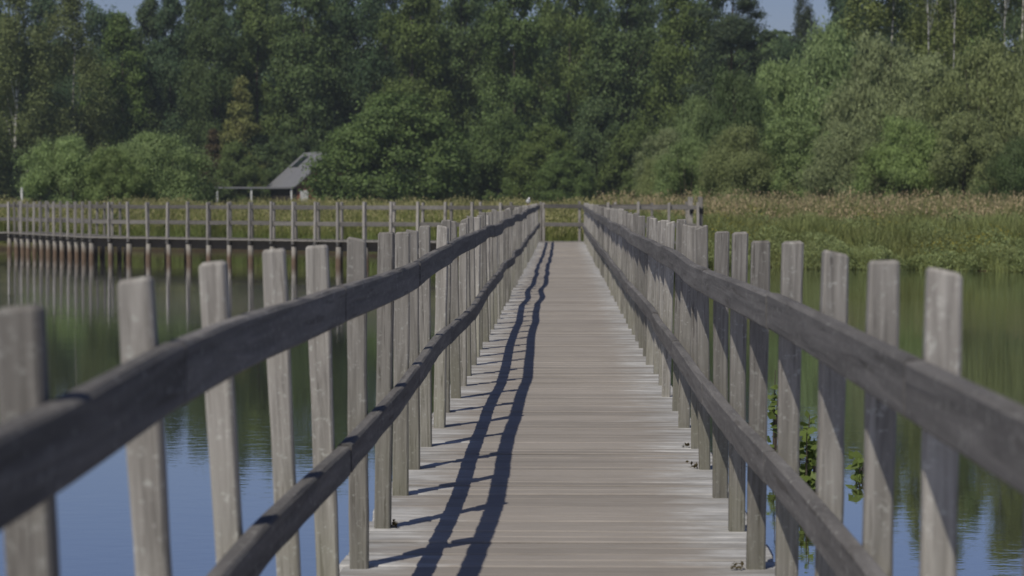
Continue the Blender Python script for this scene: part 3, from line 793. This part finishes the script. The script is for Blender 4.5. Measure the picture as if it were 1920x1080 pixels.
stuff('bank_leaves', 'leafy green weeds growing thick on the right bank', 'weeds',
      herb_leaves(170000, inland(1.0, 34, -.5, 8, 1.5), .58, .085, .034, 203), [M_GRASS], (.25, .30, .12))
def patches(centers, spread):
    def f(g, N):
        k = g.integers(0, len(centers), N); c = np.array(centers)[k]
        x = c[:, 0] + g.normal(size=N) * spread; return x, np.maximum(c[:, 1] + g.normal(size=N) * spread * .7, bank_y(x) + .3)
    return f
stuff('goldenrod', 'yellow flowering weeds scattered through the right bank', 'flowers',
      herb_leaves(3000, patches([(px(1330, 74), 74.5), (px(1385, 73), 73.2), (px(1800, 69), 69.0), (px(1870, 68), 68.0), (px(1620, 72), 73), (px(1350, 78), 78)], 1.0), .72, .06, .045, 204), [M_LEAF], (.30, .27, .05))
stuff('meadow_grass', 'pale yellowish meadow grass behind the side boardwalk', 'grass',
      blades(130000, inland(-46, 1.5, 1.2, 40, 1.5), flat(.84), .019, .22, 205, .18, .09), [M_GRASS, M_PALE], (.27, .29, .09))
stuff('water_edge_grass', 'green grass hanging over the left water edge', 'grass',
      blades(52000, inland(-46, 1.5, .7, 4.5, 1.0), flat(.6), .024, .45, 206), [M_GRASS], (.20, .25, .07))

# small plant standing in the water beside the right railing
def sapling(name, x, y, h, nstem, nleaf, seed, label, spread=.22):
    r = random.Random(seed); root = thing(name, label, 'plant', (x, y, WATER_Z)); m = MB(); tips = []
    for s in range(nstem):
        a = r.uniform(0, 6.28); q = r.uniform(.2, 1) * spread; H = h * r.uniform(.55, 1)
        pts = [Vector((q * .3 * math.cos(a), q * .3 * math.sin(a), -.3)), Vector((q * .6 * math.cos(a), q * .6 * math.sin(a), H * .5)), Vector((q * math.cos(a), q * math.sin(a), H))]
        m.tube(pts, [.009, .007, .003], 5)
        for k in range(nleaf):
            t = r.uniform(.12, 1); p = pts[1].lerp(pts[2], (t - .5) * 2) if t > .5 else pts[0].lerp(pts[1], t * 2)
            tips.append((p, r))
    st = m.build('stem', M_BARK, root)
    g = np.random.default_rng(seed); N = len(tips)
    P = np.array([t[0] for t in tips]); out = unit(g.normal(size=(N, 3)) * np.array([1, 1, .3])); C = P + out * .05; C[:, 2] = np.maximum(C[:, 2], .01)
    Nn = unit(np.array([-.2, -.5, .8]) + g.normal(size=(N, 3)) * .5); s = g.uniform(.6, 1.2, N)
    V, Q = leaf_quads(C, Nn, out + np.array([0, 0, .3]), .105 * s, .062 * s)
    o = link('foliage', np_mesh('foliage', V, Q, M_LEAF), root); o.color = (.14, .19, .045, 1)
    return root
sapling('water_plant', px(1512, 16.6), 16.6, .6, 9, 24, 301, 'bushy green plant standing in the water behind the right railing', .24)
sapling('water_plant', px(1607, 17.5), 17.5, .17, 4, 8, 302, 'small leafy sprig poking from the water right of the bushy plant', .12)
sapling('water_plant', px(1448, 19.0), 19.0, .72, 4, 16, 303, 'narrow leafy plant seen between two posts left of the bushy plant', .12)

# ------------------------------------------------------------------ cottage
D0 = 200.0
M_BRICK = None
def brick():
    t = NT('red brick'); c = t.coord()
    b = t.n('ShaderNodeTexBrick'); b.inputs['Scale'].default_value = 6.0
    b.inputs['Color1'].default_value = (.30, .105, .06, 1); b.inputs['Color2'].default_value = (.38, .15, .09, 1); b.inputs['Mortar'].default_value = (.26, .18, .14, 1)
    q = t.n('ShaderNodeSeparateXYZ'); t.l(c, q.inputs[0]); w = t.n('ShaderNodeCombineXYZ')
    t.l(t.math('ADD', q.outputs[0], q.outputs[1]), w.inputs[0]); t.l(q.outputs[2], w.inputs[1]); t.l(w.outputs[0], b.inputs['Vector']); t.bsdf(b.outputs[0], .9); return t.m
M_BRICK = brick()
def roof_mat():
    t = NT('grey roof sheets'); c = t.coord()
    s = t.n('ShaderNodeSeparateXYZ'); t.l(c, s.inputs[0])
    f = t.noise(t.mapping(c, (.4, 2.2, .4)), 1.0, 4, .6)
    wv = t.math('SINE', t.math('MULTIPLY', s.outputs[1], 14.0))
    t.bsdf(t.mix(f, (.15, .152, .165), (.27, .27, .28)), .7, t.bump(wv, .03), .2); return t.m
M_ROOF = roof_mat()
M_WHITE = plain('white paint', (.74, .74, .72), .6, var=.06); M_GLASS = plain('dark window glass', (.015, .02, .035), .15, .5); M_EAVE_SHADE = plain('eave wall in painted shade', (.045, .036, .03), .85)  # left eave wall is coloured near black to stand in for shade under the roof
house = thing('cottage', 'small brick cottage with steep grey roof among the trees', 'house', (px(556, D0), D0, 0.2))
house.rotation_euler = (0, 0, math.radians(22))
Wd, Ln, EZ, RZ = 6.5, 9.0, 2.3, 5.15        # local x = across, local y = along the ridge (away)
m = MB(); m.cur = 0
m.add([(0,0,-.5),(Wd,0,-.5),(Wd,0,EZ),(Wd/2,0,RZ-.12),(0,0,EZ)], [(0,1,2,3,4)])
m.add([(0,Ln,-.5),(Wd,Ln,-.5),(Wd,Ln,EZ),(Wd/2,Ln,RZ-.12),(0,Ln,EZ)], [(4,3,2,1,0)])
m.add([(Wd,0,-.5),(Wd,Ln,-.5),(Wd,Ln,EZ),(Wd,0,EZ)], [(0,1,2,3)])
m.cur = 1
m.add([(0,0,-.5),(0,Ln,-.5),(0,Ln,EZ),(0,0,EZ)], [(3,2,1,0)])
m.build('wall', [M_BRICK, M_EAVE_SHADE], house)
rf = MB(); ov = .35; sl = (RZ - EZ) / (Wd / 2)
for s in (0, 1):
    def X(v): return v if s == 0 else Wd - v
    a = [(X(-ov), -.3, EZ - ov * sl), (X(-ov), Ln + .3, EZ - ov * sl), (X(Wd / 2), Ln + .3, RZ), (X(Wd / 2), -.3, RZ)]
    v = a + [(p[0], p[1], p[2] + .12) for p in a]
    rf.add(v, [(0,1,2,3),(7,6,5,4),(0,4,5,1),(1,5,6,2),(2,6,7,3),(3,7,4,0)])
ro = rf.build('roof', M_ROOF, house)
m = MB()
def on_roof(x, y, e): return (x, y, EZ + x * sl + .12 + e)
q = [on_roof(1.7, 6.0, .03), on_roof(1.7, 7.9, .03), on_roof(2.75, 7.9, .03), on_roof(2.75, 6.0, .03)]
q2 = [(p[0], p[1], p[2] + .06) for p in q]
m.add(q + q2, [(3,2,1,0),(4,5,6,7),(0,1,5,4),(1,2,6,5),(2,3,7,6),(3,0,4,7)]); m.build('skylight', M_GLASS, ro)
m = MB(); m.box(.28, .98, -.07, -.002, -.3, 1.75); m.box(.20, 1.06, -.05, -.003, 1.75, 1.85); dr = m.build('door', M_WHITE, house)
m = MB(); m.box(.86, .92, -.12, -.07, .55, .62); m.build('handle', M_BLACK, dr)
m = MB(); m.box(1.7, 2.7, -.06, -.002, .7, 1.7); wf = m.build('window', M_WHITE, house)
m = MB(); m.box(1.78, 2.62, -.075, -.062, .78, 1.62); m.build('pane', M_GLASS, wf)
pr = thing('carport', 'thin flat porch roof on white posts left of the cottage', 'porch', (px(480, 197.5), 197.5, .2))
m = MB(); m.box(-3.4, 3.3, -1.2, 1.2, 1.98, 2.12); m.build('roof', M_ROOF, pr)
for x in (-3.2, -.3, 3.1):
    m = MB(); m.box(x - .07, x + .07, -1.08, -.94, -.4, 1.98); m.build('post', M_WHITE, pr)
mp = thing('marker_post', 'small white post in the grass at the left edge', 'post', (px(37, 126), 126, float(ground_z(px(37, 126), 126))))
m = MB(); m.loft([[(a * w, b * w, z) for a, b in ((-1,-1),(1,-1),(1,1),(-1,1))] for z, w in ((-.3, .06), (1.68, .06), (1.74, .03))]); m.build('shaft', M_WHITE, mp)

# ------------------------------------------------------------------ white bird on a post of the left railing
def bird():
    best = min(LEFT, key=lambda r: abs(r[0] - 49.0)); y, xin, lean, dh = best
    zt = 1.16 + dh; xt = xin - .036 - math.tan(math.radians(lean)) * zt
    root = thing('white_bird', 'small white bird perched on a post of the left railing near its far end', 'bird', (xt, y, zt))
    M_W = plain('white plumage', (.80, .80, .78), .8, var=.05); M_G = plain('grey wing', (.42, .43, .45), .8, var=.1); M_O = plain('reddish bill', (.35, .08, .04), .5)
    def egg(m, prof, n=12):
        m.loft([[(c[0] + rx * math.cos(2 * math.pi * k / n), c[1], c[2] + rz * math.sin(2 * math.pi * k / n)) for k in range(n)] for c, rx, rz in prof])
    b = MB()   # one continuous surface, beak end towards the camera (-y), tail away
    egg(b, [((0,-.135,.205),.006,.006),((0,-.125,.205),.020,.020),((0,-.10,.208),.031,.032),((0,-.07,.203),.031,.034),((0,-.05,.180),.033,.045),((0,-.02,.145),.050,.058),((0,.03,.122),.060,.060),((0,.08,.115),.054,.048),((0,.13,.112),.034,.028),((0,.17,.110),.022,.014),((0,.23,.108),.026,.006)])
    body = b.build('body', M_W, root, True)
    for s in (-1, 1):
        w = MB(); w.loft([[(s * x, y, z + t) for x, z, t in ((.052, .13, .03), (.066, .125, 0), (.060, .11, -.02), (.050, .12, 0))] for y in (-.02, .04)] + [[(s * .035, .13, .135), (s * .05, .13, .125), (s * .045, .13, .108), (s * .034, .13, .12)], [(s * .012, .25, .122), (s * .018, .25, .118), (s * .016, .25, .114), (s * .010, .25, .117)]])
        w.build('wing', M_G, root, True)
        l = MB(); l.tube([(s * .022, .02, .075), (s * .022, .015, .03), (s * .022, .02, .0)], [.006, .0035, .004], 6)
        l.tube([(s * .022, .02, .004), (s * .022, -.025, .003)], [.004, .002], 5); l.build('leg', M_O, root)
        e = MB(); e.tube([(s * .026, -.108, .215), (s * .032, -.109, .2155)], [.004, .003], 6); e.build('eye', M_BLACK, root)
    k = MB(); k.tube([(0, -.128, .204), (0, -.15, .202), (0, -.168, .196)], [.009, .006, .001], 6); k.build('beak', M_O, root)
    root.rotation_euler = (0, 0, math.radians(14)); root.scale = (.72, .72, .72)
bird()

# ------------------------------------------------------------------ thin summer haze over the pond and forest
t = NT('summer haze'); pv = t.n('ShaderNodeVolumePrincipled')
pv.inputs['Color'].default_value = (.80, .90, .96, 1); pv.inputs['Density'].default_value = 0.00028
pv.inputs['Anisotropy'].default_value = 0.0
t.l(pv.outputs[0], t.out.inputs['Volume'])
m = MB(); m.box(-2600, 2600, -2100, 4100, -3.2, 29.5)
tag(m.build('haze', t.m), 'thin pale blue haze in the air over the pond', 'haze', kind='stuff')
cy.volume_bounces = 0
